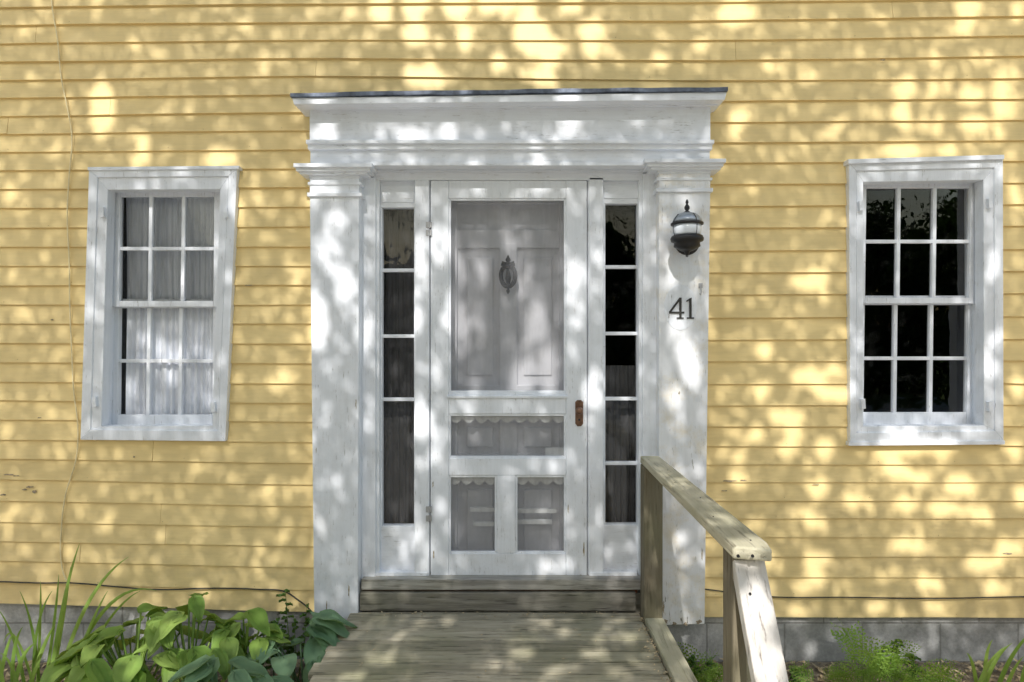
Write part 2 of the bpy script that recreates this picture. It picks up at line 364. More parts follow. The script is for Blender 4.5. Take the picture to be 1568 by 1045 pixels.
# ------------------------------------------------------------------ entrance surround
h=B(); v_=B(); st=B()
h.pr(474,1088,160,216,-.100,.0)
h.pr(468,1094,214,220,-.128,-.02); h.pr(471,1091,220,229,-.114,-.01)
h.pr(475,1087,229,253,-.098,.0)
h.pr(566,990,248,254,-.112,-.05)
h.pr(566,990,253,263,-.040,.02); h.pr(570,985,262,276,-.022,.03)
h.pq([(462,160),(1100,154),(1100,162),(462,167)],-.118,-.01)
h.pq([(447,150),(1113,141),(1110,153),(450,160)],-.175,.0)
h.obj('entablature',WHH,house,.003)
b=B(); pt=[];pb=[]
for i in range(23):
    u=i/22; x=444+u*671; y=143-9.5*u+random.uniform(-.8,.8)-1.2*math.sin(u*3.14); pt.append((x,y)); pb.append((x,y+6.3+random.uniform(-.8,.8)))
b.pq(pt+pb[::-1],-.186,.0)
b.obj('cornice_flashing',FLASH,house,.0015)
def pil(bld,xa,xb,xat,xbt,ybot,dy,cx0,cx1):
    bld.pq([(xat,272+dy),(xbt,272+dy),(xb,ybot),(xa,ybot+2)],-.100,.0)
    c=B()
    c.pr(cx0,cx1,250+dy,256+dy,-.155,.0); c.pr(cx0+4,cx1-4,256+dy,262+dy,-.140,.0); c.pr(cx0+10,cx1-8,262+dy,267+dy,-.125,.0)
    c.pr(xat-1,xbt+1,267+dy,273+dy,-.104,.0)
    c.pr(xat-3,xbt+3,279+dy,283+dy,-.107,.0) ; c.pr(xat-4,xbt+4,295+dy,301+dy,-.112,.0)
    return c
c=pil(v_,481,548,474,550,950,0,449,570); c.obj('pilaster_cap',WHH,house,.002)
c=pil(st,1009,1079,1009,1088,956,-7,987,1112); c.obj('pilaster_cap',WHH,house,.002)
v_.pr(553,575,272,888,-.035,.05); v_.pr(984,1006,266,888,-.035,.05)
v_.pr(575,581,276,888,-.018,.06); v_.pr(978,984,276,888,-.018,.06)
v_.pr(635,657,276,888,-.022,.08); v_.pr(902,924,272,888,-.022,.08)
v_.pr(655.5,658.2,276,888,-.010,.08); v_.pr(899.8,902.5,276,888,-.010,.08)
v_.obj('surround_posts',WHT,house,.003)
st.obj('right_pilaster_shaft',WHB,house,.003)
s=B(); g=B()
for (a,c,ms,yt,yb_) in ((585,634,(414,515,612),318,806),(927,977,(409,511,611,710),312,804)):
    s.pr(a-5,c+2,276,yt,.010,.06); s.pr(a-2,c,284,yt-8,.004,.03)
    s.pr(a-5,c+2,yb_,877,.010,.06)
    s.pr(a-5,a,yt,yb_,.012,.06)
    s.pr(c,c+2.5,yt,yb_,.012,.06)
    for y in ms: s.pr(a,c,y-2.6,y+2.6,.022,.05)
    g.add([P(a-1,yt-1,.036),P(c+1,yt-1,.036),P(c+1,yb_+1,.036),P(a-1,yb_+1,.036)],[(0,1,2,3)])
s.pr(556,655,877,890,-.026,.05); s.pr(904,976,877,890,-.026,.05)
s.obj('sidelights',WHH,house,.002); g.obj('sidelight_glass',GLASS,house)
# ------------------------------------------------------------------ screen door
d=B(); yf,yb_=-.016,.014
d.pr(659.3,687,277,886.5,yf,yb_); d.pr(867,898.7,277,886.5,yf,yb_)
for (a,c) in ((277,304),(602,634),(702,728),(848,886.5)): d.pr(687.3,866.7,a,c,yf+.002,yb_)
d.pr(761,789,728.3,847.7,yf+.003,yb_)
def stop(x0,x1,y0,y1,w=3.5):
    d.frame([(x0,y0),(x1,y0),(x1,y1),(x0,y1)],[(x0+w,y0+w),(x1-w,y0+w),(x1-w,y1-w),(x0+w,y1-w)],yf+.008,yb_-.004)
for q in ((687,867,304,602),(687,867,634,702),(687,761,728,848),(789,867,728,848)): stop(*q)
d.pr(684,870,606,610,-.024,-.01)
d.obj('screen_door_frame',WHT,house,.0025)
m=B()
for (x0,x1,y0,y1) in ((688,866,305,601),(688,866,635,701),(688,760,729,847),(790,866,729,847)):
    m.add([P(x0,y0,0),P(x1,y0,0),P(x1,y1,0),P(x0,y1,0)],[(0,1,2,3)])
m.obj('screen_mesh',SCREEN,house)
i_=B(); yi=.085
i_.pr(640,918,270,895,yi+.02,yi+.04)
i_.pr(655,700,272,890,yi,yi+.02); i_.pr(857,905,272,890,yi,yi+.02); i_.pr(765,792,372,890,yi+.001,yi+.02)
for a,c in ((272,312),(352,380),(590,640),(695,735),(858,890)): i_.pr(700,857,a,c,yi+.002,yi+.02)
for a,c in ((715,755),(802,845)):
    for y0,y1 in ((395,575),(655,685),(750,845)):
        i_.pr(a,c,y0,y1,yi+.010,yi+.022)
i_.obj('inner_door',INNER,house,.004)
l=B()
def scallop(x0,x1,y0,dep,n,yy):
    pts=[(x0,y0),(x1,y0)]
    for k in range(n):
        for q in range(7):
            u=q/6; xx=x1-(x1-x0)*(k+u)/n; pts.append((xx,y0+dep*.55+dep*.45*math.sin(u*math.pi)+random.uniform(-.4,.4)))
    l.pq(pts,yy,yy+.002)
scallop(688,866,634,14,9,.02); scallop(688,760,728,15,4,.02); scallop(790,866,728,15,4,.02)
l.pr(835,866,686,701,.01,.02)
l.pr(720,760,778,784,.04,.06); l.pr(790,852,780,786,.04,.06); l.pr(725,760,800,806,.04,.06); l.pr(790,845,797,803,.04,.06)
l.obj('door_lace_trim',LACE,house)
k=B()
for y in (340,352,776,790): k.pr(652,661,y,y+9,-.026,-.016); k.tube([P(657,y-1,-.028),P(657,y+10,-.028)],.004)
k.obj('door_hinges',LEAD,house,.001)
k=B(); k.pq([(881,616),(884,613),(890,613),(893,616),(893,649),(890,653),(884,653),(881,649)],-.021,-.014)
k.obj('door_lock_plate',BRNZ,house,.001)
k=B(); k.lathe(P(887,643,-.0215),[(.006,0),(.005,.003)],12,'Y'); k.obj('keyhole',BLACK,house)
k=B(); k.lathe(P(886,628,-.02),[(.008,0),(.006,.012),(.008,.022),(.0165,.030),(.019,.040),(.016,.050),(.006,.054)],20,'Y'); k.obj('door_knob',BRNZ,house,smooth=True)
kn=empty('door_knocker')
k=B(); yk=.05
def ring(cx,cy,rx,ry,r,n=28):
    k.tube([P(cx+rx*math.sin(6.2832*i/n),cy-ry*math.cos(6.2832*i/n)*(1.0 if math.cos(6.2832*i/n)>0 else 1.15),yk-.004) for i in range(n+1)],r,8)
ring(778,422,11,15,.012)
k.pq([(778,390),(782,398),(780,402),(787,400),(789,406),(782,411),(774,411),(767,406),(769,400),(776,402),(774,398)],yk-.012,yk+.02)
k.lathe(P(778,436,yk),[(.001,-.030),(.008,-.018),(.013,-.006),(.010,.010),(.016,.030),(.012,.055),(.005,.078),(.008,.095)],14)
k.lathe(P(778,446,yk),[(.001,-.016),(.008,-.006),(.010,.004),(.004,.012)],12)
k.obj('knocker_body',BLACK,kn,smooth=False)
# ------------------------------------------------------------------ sill and steps
b=B(); b.pr(553,984,888,904,-.078,.05); b.obj('door_sill',SILL,house,.004)
b=B(); b.pr(556,976,904,908,-.050,.03); b.obj('sill_flashing',RUST,house)
b=B(); b.pr(551,974,908,936,-.080,.0); b.box(X(560),X(985),-.03,.02,.05,Z(905)); b.obj('riser_board',RISER,house,.004)
ramp=empty('wooden_entry_ramp')
zd=Z(937,-.082); b=B(); y=-.088; r=random.Random(8)
while y>-1.62:
    w=.086+r.uniform(-.002,.002); dx=r.uniform(-.014,.014); tl=r.uniform(-.0025,.0025)
    b.add([(-.815+dx,y-w,zd-.03),(.63,y-w,zd-.03),(.63,y,zd-.03),(-.815+dx,y,zd-.03),
           (-.815+dx,y-w,zd-.001+tl),(-.1,y-w,zd-.002),(.63,y-w,zd-tl),(.63,y,zd+tl),(-.1,y,zd+.001),(-.815+dx,y,zd-tl)],
          [(3,2,1,0),(4,5,8,9),(5,6,7,8),(0,1,6,5,4),(2,3,9,8,7),(1,2,7,6),(3,0,4,9)]); y-=w+.011
b.obj('deck_boards',DECK,ramp,.005)
b=B(); b.box(-.80,-.76,-1.6,-.06,zd-.19,zd-.033); b.box(.58,.62,-1.6,-.06,zd-.19,zd-.033); b.box(-.1,-.06,-1.6,-.06,zd-.19,zd-.033)
for xx in (-.78,.60): b.box(xx-.045,xx+.045,-1.5,-1.41,-.1,zd-.19)
b.box(-.815,.70,-1.66,-1.62,zd-.19,zd-.002)
b.obj('deck_joists',POST,ramp,.003)
b=B(); b.box(.637,.725,-1.62,-.10,zd-.02,zd+.020); b.obj('edge_curb_board',RAIL,ramp,.005)
b=B(); b.box(-.8,.7,-1.95,-1.665,zd-.20,zd-.16); b.box(-.8,.7,-1.70,-1.665,-.02,zd-.2)
b.obj('front_step',DECK,ramp,.004)
b=B(); r=random.Random(31)
for _ in range(420):
    if r.random()<.6: x=.632-abs(r.gauss(0,.022)); y=-r.uniform(.1,1.5)
    else: x=r.uniform(-.75,.62); y=-.09-abs(r.gauss(0,.05)) if r.random()<.5 else -r.uniform(.1,1.5)
    a=r.uniform(0,6.28); s_=r.uniform(.003,.010); z=zd+.003+r.uniform(0,.003)
    b.add([(x+s_*math.cos(a+q*1.57)*(1 if q%2 else .4),y+s_*math.sin(a+q*1.57)*(1 if q%2 else .4),z+r.uniform(0,.004)) for q in range(4)],[(0,1,2,3)])
b.obj('deck_leaf_debris',LITTER,ramp)
rail=empty('wooden_handrail')
b=B(); zr=EYE-.567
def plank(bld,p0,p1,w,th,up=Vector((0,0,1))):
    p0=Vector(p0);p1=Vector(p1); dd=(p1-p0).normalized(); sx=dd.cross(up).normalized(); n_=sx.cross(dd).normalized()
    vs=[]
    for p in (p0,p1):
        for a,c in ((-1,0),(1,0),(1,-1),(-1,-1)): vs.append(p+sx*w/2*a+n_*th*c)
    bld.add(vs,[(0,1,2,3),(7,6,5,4),(0,4,5,1),(1,5,6,2),(2,6,7,3),(3,7,4,0)])
x0,x1=.612,.728
b.add([(x0+.022,-.10,zr),(x1-.002,-.10,zr),(x1,-1.41,zr-.006),(x1-.012,-1.475,zr-.006),(x0+.005,-1.45,zr-.006),
       (x0+.022,-.10,zr-.036),(x1-.002,-.10,zr-.036),(x1,-1.41,zr-.042),(x1-.012,-1.475,zr-.042),(x0+.005,-1.45,zr-.042)],
      [(0,1,2,3,4),(9,8,7,6,5),(0,5,6,1),(1,6,7,2),(2,7,8,3),(3,8,9,4),(4,9,5,0)])
b.obj('top_rail',RAIL,rail,.006)
b=B(); b.box(.632,.722,-.20,-.112,zd-.15,zr-.037)
b.box(.628,.668,-1.42,-1.33,-.1,zr-.043)
b.obj('rail_posts',POST,rail,.005)
b=B(); plank(b,(.672,-1.425,zr-.05),(.70,-1.97,-.02),.088,.038,Vector((0,-.9,.4)))
b.obj('sloping_stair_rail',BARE,rail,.005)
b=B(); plank(b,(.685,-1.36,zr-.30),(.69,-1.36,.0),.04,.08,Vector((0,-1,0))); plank(b,(.655,-1.31,zr-.50),(.72,-1.95,.30),.04,.09); b.obj('stair_brace',RAIL,rail,.004)
b=B()
for px in (1130,1152): b.lathe((X(px,-1.475),-1.476,zr-.024),[(.005,0),(.004,.004)],8,'Y')
for q in range(6): b.lathe((.655+.03*(q%2),-.2-q*.24,zr-.002-.0045*q/6),[(.0028,0),(.002,.0025)],8)
for q in range(4):
    b.lathe((.672+.03*(q%2)-.015,-1.47-q*.11,zr-.13-q*.215),[(.004,0),(.003,.004)],8,'Y')
b.obj('rail_screws',BLACK,rail)
# ------------------------------------------------------------------ lantern
lan=empty('wall_lantern'); yl=-.215; c=P(1052,350,yl); u=S(yl)/PPM
def pf(l): return [(max(r_,.01)*u,(350-y_)*u) for r_,y_ in l]
b=B(); b.lathe(c,pf([(1,306),(2.5,310),(1.5,313),(4,317),(4,320),(2,323),(6,326),(7,329)]),24)
b.lathe(c,pf([(22,341),(24.5,342),(24.5,344.5),(22,345.5)]),32)
b.lathe(c,pf([(21,361),(23,362),(25,366),(24,370),(19,372),(20,378),(10,384),(4,386),(3,390),(.5,392)]),32)
for q in range(4):
    a=q*math.pi/2+.35
    b.tube([(c.x+rr*u*math.cos(a),c.y+rr*u*math.sin(a),c.z+(350-yy)*u) for rr,yy in ((6,328),(17,330),(23,338),(25,345),(24.5,355),(22,364))],.0018,6)
b.lathe(P(1052,372,-.10),[(.062,0),(.06,.012),(.04,.02),(.012,.03)],28,'Y')
b.tube([P(1052,374,-.12),P(1052,392,-.16),P(1052,388,-.20),P(1052,380,-.215)],.007,10)
b.obj('lantern_cage',BLACK,lan,smooth=True)
b=B(); b.lathe(c,pf([(6,326),(13,328),(18,332),(21.5,337),(22.5,341)]),32); b.obj('lantern_cap',SILV,lan,smooth=True)
b=B(); b.lathe(c,pf([(21,345),(21.5,352),(20.5,358),(19,362)]),32)
t=NT('frosted_lamp_glass'); gb=t.bsdf((.74,.78,.84),.12,None,.0); b.obj('lantern_globe',t.done(gb),lan,smooth=True)
# ------------------------------------------------------------------ house number
num=empty('house_number'); yy=-.109
b=B()
b.pq([(1040.5,456),(1043.8,456),(1043.8,487),(1040.5,487)],yy,-.0995)
b.pq([(1025,477.5),(1048,477.5),(1048,480.4),(1025,480.4)],yy+.0005,-.0995)
b.pq([(1040.6,456.2),(1040.6,461),(1028.5,477.4),(1025,477.4)],yy+.0003,-.0995)
b.pq([(1036.5,486.3),(1047,486.3),(1047,488.3),(1036.5,488.3)],yy+.0008,-.0995)
b.pq([(1055.8,457.5),(1059.2,456),(1059.2,487),(1055.8,487)],yy,-.0995)
b.pq([(1051.5,460.5),(1055.8,457.5),(1055.8,460),(1051.5,462.5)],yy+.0003,-.0995)
b.pq([(1052,486.3),(1063,486.3),(1063,488.3),(1052,488.3)],yy+.0006,-.0995)
b.obj('digits',NUM,num,.0004)
b=B(); b.pq([(1042+25*math.cos(q*6.2832/40),471+35*math.sin(q*6.2832/40)) for q in range(40)],-.1022,-.0995); b.obj('number_plaque',WHT,num,.001)
hk=empty('wall_hook'); b=B(); b.pr(1070,1076,434,441,-.105,-.0995); b.tube([P(1073,437,-.105),P(1073,440,-.118),P(1074,447,-.122),P(1073,452,-.118),P(1071,450,-.114)],.003); b.obj('hook_body',LEAD,hk)
# ------------------------------------------------------------------ cables
def cable(name,pts,r,mat,y=-.02):
    cu=bpy.data.curves.new(name,'CURVE'); cu.dimensions='3D'; cu.bevel_depth=r; cu.bevel_resolution=2
    sp=cu.splines.new('BEZIER'); sp.bezier_points.add(len(pts)-1)
    for bp,(px,py) in zip(sp.bezier_points,pts):
        bp.co=P(px,py,y); bp.handle_left_type=bp.handle_right_type='AUTO'
    cu.materials.append(mat); o=bpy.data.objects.new(name,cu); scene.collection.objects.link(o)
cable('wall_cable',[(76,-500),(78,-60),(80,10),(88,60),(94,120),(103,165),(110,210),(106,270),(103,330),(106,400),(107,470),(110,540),(113,600),(119,650),(117,700),(100,760),(94,810),(94,860),(100,885),(106,893)],.0032,CABY,-.023)
cable('ground_cable',[(-900,880),(0,891),(60,893),(110,893),(170,898),(240,903),(330,901),(400,903),(435,906),(455,918),(478,938),(490,960)],.0035,CABLE,-.024)
cable('ground_cable',[(1076,902),(1100,905),(1180,914),(1300,915),(1420,917),(1568,914),(2300,912)],.003,CABLE,-.024)
# ------------------------------------------------------------------ ground
b=B(); b.add([(-120,-120,0),(120,-120,0),(120,120,0),(-120,120,0)],[(0,1,2,3)]); b.obj('ground',GROUND)
b=B(); r=random.Random(11)
for _ in range(3800):
    x=r.uniform(-3.2,3.2); y=-abs(r.gauss(0,.45))-.01
    if -.8<x<.7: continue
    a=r.uniform(0,6.28); s_=r.uniform(.008,.034); z=r.uniform(.003,.025)
    q=[(x+s_*math.cos(a+k_*1.57)*(1 if k_%2 else .35),y+s_*math.sin(a+k_*1.57)*(1 if k_%2 else .35),z+r.uniform(-.003,.016)) for k_ in range(4)]
    b.add(q,[(0,1,2,3)])
b.obj('leaf_litter',LITTER)
# ------------------------------------------------------------------ plants
def hleaf(b,base,tip,w,droop,cup,r):
    base=Vector(base);tip=Vector(tip); d=tip-base; L=d.length; f=d.normalized()
    sx=f.cross(Vector((0,0,1)))
    if sx.length<.1: sx=Vector((1,0,0))
    sx.normalize(); n_=sx.cross(f).normalized()
    if n_.z<0: n_=-n_
    M,N=10,8; vs=[]; wv=r.uniform(0,6)
    for i in range(M+1):
        t_=i/M; prof=(math.sin(math.pi*min(1,t_**.62))**.75)*(1-.25*t_) if 0<t_<1 else .02
        for j in range(N+1):
            s_=(j/N-.5)*2
            back=-.10*L*(abs(s_)**2)*max(0,1-3*t_)
            vs.append(base+f*(L*t_+back)+sx*s_*w*.5*prof+n_*(cup*abs(s_)**1.3*w*.5*prof-droop*L*t_*t_+.006*math.cos(abs(s_)*14)+.006*math.sin(t_*9+wv)*abs(s_)))
    b.add(vs,[(i*(N+1)+j,i*(N+1)+j+1,(i+1)*(N+1)+j+1,(i+1)*(N+1)+j) for i in range(M) for j in range(N)])
def hosta(name,cx,cy,n,rad,hgt,mat,ls,seed):
    r=random.Random(seed); b=B(); st_=B(); c=Vector((cx,cy,0))
    for k_ in range(n):
        a=r.uniform(0,6.28) if k_>4 else k_*1.3; q=math.sqrt(r.uniform(.0,1)); h=hgt*(1-.40*q*q)*r.uniform(.85,1.08); rr=rad*q
        base=c+Vector((rr*math.cos(a),rr*math.sin(a)*.75,h))
        base.y=min(base.y,-.08)
        L=ls*r.uniform(.75,1.15)
        a2=math.atan2(math.sin(a)-.6,math.cos(a)*1.3)+r.uniform(-.7,.7)
        tip=base+Vector((L*math.cos(a2),L*math.sin(a2)*.8,-L*r.uniform(.05,.65)))
        tip.y=min(tip.y,-.05)
        hleaf(b,base,tip,L*r.uniform(.60,.78),.22,.22,r)
        st_.tube([c+Vector((r.uniform(-.04,.04),r.uniform(-.04,.04),0)),(c+base)/2+Vector((0,0,h*.15)),base],.004,5)
    e=empty(name); b.obj('leaves',mat,e,smooth=True); st_.obj('stems',mat,e,smooth=True)
hosta('hosta',X(205,-.5),-.5,38,.26,.46,HOSTA,.16,1)
hosta('hosta',X(290,-.45),-.45,24,.17,.52,HOSTA,.15,2)
hosta('hosta',X(465,-.36),-.36,24,.17,.40,HOSTB,.17,4)
hosta('hosta',X(140,-.65),-.65,16,.2,.38,HOSTA,.14,5)
hosta('hosta',X(375,-.36),-.36,20,.14,.40,HOSTA,.14,9)
hosta('hosta',X(340,-.75),-.75,16,.2,.40,HOSTB,.15,12)
def blade(b,p0,p1,p2,w):
    p0,p1,p2=Vector(p0),Vector(p1),Vector(p2); vs=[]; n=14
    for i in range(n+1):
        t_=i/n; p=p0*(1-t_)**2+p1*2*t_*(1-t_)+p2*t_*t_; ww=w*(1-t_**3)*.5+.0006
        tn=((p1-p0)*(1-t_)+(p2-p1)*t_).normalized(); sx=tn.cross(Vector((.15,1,.2))).normalized(); nn=sx.cross(tn)
        vs+=[p-sx*ww+nn*ww*.5,p,p+sx*ww+nn*ww*.5]
    b.add(vs,[(3*i+k_,3*i+k_+1,3*i+k_+4,3*i+k_+3) for i in range(n) for k_ in (0,1)])
def blades(name,lst,seed):
    b=B()
    for (bx,mx,my,tx,ty,yy,w) in lst:
        base=Vector((X(bx,yy),yy,0)); blade(b,base,P(mx,my,yy-.02),P(tx,ty,yy-.05),w*1.15)
    b.obj(name,BLADE,None,smooth=True)
blades('daylily_clump',[(70,95,900,122,832,-.35,.016),(80,120,900,197,853,-.35,.016),(60,55,960,30,905,-.35,.016),(75,100,930,108,868,-.3,.013),
 (85,150,880,240,905,-.4,.015),(40,30,980,-5,930,-.4,.017),(95,130,960,165,905,-.4,.014),(55,62,940,62,890,-.3,.013),(100,160,930,215,905,-.35,.012),
 (20,10,990,35,960,-.45,.018),(30,60,990,85,955,-.45,.018),(10,-10,960,-30,900,-.4,.016),(60,20,930,5,985,-.4,.014),(110,140,1000,190,960,-.5,.014),
 (65,85,940,90,880,-.32,.014),(50,45,950,80,905,-.36,.013),(15,20,1000,55,985,-.5,.018),(-10,0,1000,20,970,-.5,.018),(40,20,1010,0,1000,-.5,.018)],1)
blades('iris_clump',[(1500,1515,1010,1550,985,-.4,.018),(1490,1500,1020,1540,990,-.45,.017),(1520,1540,1000,1590,960,-.4,.018),(1530,1545,1030,1568,1005,-.45,.016),(1500,1495,1010,1480,1000,-.42,.014),(1560,1570,990,1600,975,-.4,.016),(1510,1505,1000,1520,980,-.4,.015)],2)
def fern(name,cx,cy,n,L,seed,mat=FERN):
    r=random.Random(seed); b=B()
    for k_ in range(n):
        a=k_/n*6.28+r.uniform(-.3,.3); l_=L*r.uniform(.7,1.1); hz=r.uniform(.5,.95)
        p0=Vector((cx,cy,.0)); p1=p0+Vector((math.cos(a)*l_*.25,math.sin(a)*l_*.2,l_*hz)); p2=p0+Vector((math.cos(a)*l_*.75,math.sin(a)*l_*.5,l_*hz*.8))
        for q in (p1,p2): q.y=min(q.y,-.04)
        m_=17
        for i in range(3,m_):
            t_=i/m_; p=p0*(1-t_)**2+p1*2*t_*(1-t_)+p2*t_*t_; tn=((p1-p0)*(1-t_)+(p2-p1)*t_).normalized()
            sx=tn.cross(Vector((.1,1,.35))); sx.normalize(); w=.26*l_*math.sin(math.pi*min(1,(t_-.1)*.95))**.8+.005
            for sg in (-1,1):
                for u_ in range(4):
                    a0=p+(sx*sg*.9+tn*.35)*w*(u_/4); dd=(sx*sg*.5+tn*.8)*w*.34*(1-u_/6); ee=(sx*sg*.9-tn*.6)*w*.32*(1-u_/6)
                    dz=Vector((0,r.uniform(-.006,.006),r.uniform(-.006,.004)))
                    b.add([a0,a0+dd*.6+sx*sg*w*.09,a0+dd+dz,a0+dd*.3+tn*w*.06],[(0,1,2,3)])
                    b.add([a0,a0+ee*.6+sx*sg*w*.09,a0+ee+dz,a0+ee*.3-tn*w*.06],[(0,1,2,3)])
        b.tube([p0,p0*.25+p1*.5+p2*.25,p2],[.003,.0022,.0006],5)
    b.obj(name,mat)
fern('fern',X(1318,-.3),-.3,7,.31,1); fern('fern',X(1385,-.38),-.38,6,.31,2); fern('fern',X(1085,-.35),-.35,6,.30,3); fern('fern',X(1235,-.45),-.45,5,.27,4)
def weed(name,stems,seed):
    r=random.Random(seed); b=B()
    for (bx,tx,ty,yy) in stems:
        p0=Vector((X(bx,yy),yy,0)); p2=P(tx,ty,yy); b.tube([p0,(p0+p2)/2+Vector((.01,0,0)),p2],[.003,.0025,.001],5)
        for i in range(14):
            t_=.35+.65*i/13; p=p0.lerp(p2,t_); a=r.uniform(0,6.28); L=r.uniform(.03,.06)*(1.25-.5*t_)
            hleaf(b,p,p+Vector((L*math.cos(a),L*.6*math.sin(a),L*r.uniform(-.3,.5))),L*.5,.2,.2,r)
    b.obj(name,WEED,None,smooth=True)
weed('leafy_weed',[(440,437,905,-.15),(455,470,930,-.18),(450,450,945,-.15),(430,425,950,-.2),(470,492,965,-.2),(420,410,965,-.2)],3)
weed('leafy_weed',[(1345,1350,990,-.2),(1370,1372,980,-.2),(1395,1400,1005,-.25),(1065,1062,1005,-.3),(1215,1222,1025,-.3),(1085,1090,1015,-.3)],5)
# ------------------------------------------------------------------ shade tree (casts the dappled light)
lit=[]
for a in [(585,20,17,26),(635,15,22,14),(637,55,20,22),(700,18,18,18),(712,55,12,14),(745,15,14,14),(775,12,18,12),(765,100,13,16),(715,75,10,10),(810,20,14,18),(815,60,30,30),(845,85,16,26),(905,48,22,14),(905,80,16,16),(650,122,30,18),(830,120,20,14),(875,15,18,12),(1125,25,28,20),(1010,95,14,10),(1070,75,12,10),(540,18,14,10,.6),
 (160,170,19,44),(215,215,18,12,.8),(220,245,14,14),(340,247,24,16),(385,300,20,14,.8),(380,335,16,10,.6),
 (515,200,22,24),(650,198,36,18),(716,195,13,18),(756,190,9,16),(800,170,12,9,.6),(945,195,14,14),(872,212,14,14),(510,243,20,12,.9),(640,243,26,12),(690,243,16,12),(870,240,18,10,.8),(520,180,10,8),
 (500,320,24,24,.85),(530,375,18,22,.75),(495,520,20,42,.95),(538,485,16,36,.95),(565,500,10,50,.8),(510,420,22,26,.6),
 (696,380,10,24),(740,385,14,20),(700,480,14,40,.95),(745,490,14,36,.95),(815,470,20,40),(795,550,24,44),(835,530,13,36),(800,410,14,20,.8),(735,590,20,16,.9),(840,585,14,20,.95),(770,350,12,30,.6),(880,430,16,30,.95),(882,485,12,24,.95),(672,380,12,30,.85),(645,400,10,34,.85),(640,480,10,34,.8),(672,560,12,40,.8),(645,650,20,26),(668,700,10,30,.85),(780,720,50,12,.95),(740,640,30,8,.8),(830,720,26,12),(915,380,10,30,.7),(905,620,14,50,.9),(740,790,16,22,.95),(820,780,18,16,.7),(720,868,30,14,.7),(850,868,24,12,.8),(640,840,12,30,.6),(740,292,16,12,.8),(850,290,20,10,.7),(612,850,16,20,.6),
 (1045,350,16,14,.6),(1035,540,12,26,.85),(1050,580,14,26,.85),(1030,650,12,30,.6),(1060,760,14,30,.6),(1040,860,18,26,.6),(1025,430,10,40,.5),
 (1235,436,26,16),(1225,475,16,12,.8),(1170,540,16,14,.9),(1280,515,20,10,.7),(1240,545,16,10,.8),(1235,582,28,14),(1280,570,20,12,.8),(1168,602,16,14),(1275,606,30,14),(1205,640,30,14),(1150,668,20,14),(1215,668,14,12),(1260,690,16,14),(1205,690,16,10),(1120,700,22,10),(1125,735,20,14,.7),
 (1180,105,14,10,.7),(1235,120,14,14,.7),(1215,165,12,10,.8),(1130,185,16,16,.9),(1280,200,14,12,.8),(1220,235,16,14,.7),(1130,210,16,10,.8),
 (1385,140,18,20),(1378,180,16,20),(1382,235,30,16),(1425,195,16,14,.9),(1440,140,16,16,.8),(1485,150,20,20),(1490,195,22,16),(1535,160,20,26,.9),(1540,120,16,20,.8),(1450,235,18,12),(1520,210,20,14,.7),(1480,20,22,18),(1475,50,16,12,.8),(1500,90,16,10,.7),(1560,20,14,14,.8),
 (1360,695,24,14),(1400,690,20,12),(1440,690,16,12),(1370,722,24,12),(1410,735,16,12),(1470,748,26,14),(1440,780,24,14),(1385,775,20,12),(1500,790,16,12),(1250,750,18,12),(1245,800,18,12),(1300,770,16,12,.7),(1385,835,26,14),(1500,865,30,16),(1540,840,22,14),(1250,860,20,14),(1240,895,26,12),(1420,895,20,14),(1360,880,20,12,.8),(1170,860,14,14,.7),(1180,905,14,12,.7),(1430,930,16,10),(1340,930,14,10),(1225,935,20,10),(1520,905,20,12),(1560,760,12,20),(1550,690,14,14),(1558,600,12,14),(1555,300,12,20,.8),(1555,420,12,20,.6),
 (25,480,22,18,.6),(35,310,26,12,.5),(40,790,40,12,.5),(150,850,40,12,.5),(430,585,26,18,.6),(430,750,26,12,.8),(455,425,18,14,.8),
 (1400,262,30,8,.7),(1490,262,24,8,.8),(1512,400,10,40,.6),(1512,560,10,40,.6),(1380,668,30,8,.8),(1480,668,24,8,.7),
 (210,330,30,30,.5),(280,400,30,40,.5),(230,520,40,30,.4)]:
    lit.append(a if len(a)==5 else (*a,1.0))
litw=[(X(a),Z(b_),rx/PPM,ry/PPM,i) for a,b_,rx,ry,i in lit]
def addworld(px,py,yy,rx,ry,i=1.0):
    p=P(px,py,yy); q=p-SD*(p.y/SD.y)
    litw.append((q.x,q.z,rx/PPM*S(yy),ry/PPM*S(yy),i))
for (px,py,rx,i) in ((690,1000,26,1),(860,968,26,1),(905,1002,24,1),(955,975,20,.9),(820,955,24,.9),(580,1010,24,.9),(600,975,20,.6),(760,1020,26,.8),(850,1030,24,.8),(950,1030,20,.8),(690,955,20,.6),(940,950,16,.8),(800,1000,18,.8),(540,1035,24,.9),(660,1035,20,.7)):
    yy=D*(EYE-zd)*PPM/(py-522.5)-D
    addworld(px,py,yy,rx,14,i)
for (px,py,yy,rx,ry,i) in ((1040,740,-.7,16,30,.9),(1140,840,-1.4,34,34,1),(1160,930,-1.52,34,50,1),(1180,1010,-1.6,34,50,1),(1100,800,-1.2,20,24,.8),(1090,770,-1.0,16,20,.6),
   (180,1000,-.6,40,24,.9),(290,970,-.5,30,20,.9),(240,1030,-.6,30,20,.8),(60,1010,-.4,40,16,.8),(400,1000,-.4,24,16,.6),(470,1010,-.4,24,16,.6),(1350,1010,-.35,30,20,.8),(1500,1010,-.4,24,14,.8),(140,900,-.35,30,30,.7)): addworld(px,py,yy,rx,ry,i)
A=np.array(litw)
N=98000
tx=rng.uniform(-3.3,3.3,N); tz=rng.uniform(-1.3,3.65,N)
keep=np.ones(N)
for (cx,cz,rx,rz,i) in A:
    g=((tx-cx)/(rx+.008))**2+((tz-cz)/(rz+.008))**2
    keep=np.where(g<1,np.minimum(keep,(1-i)*.9),keep)
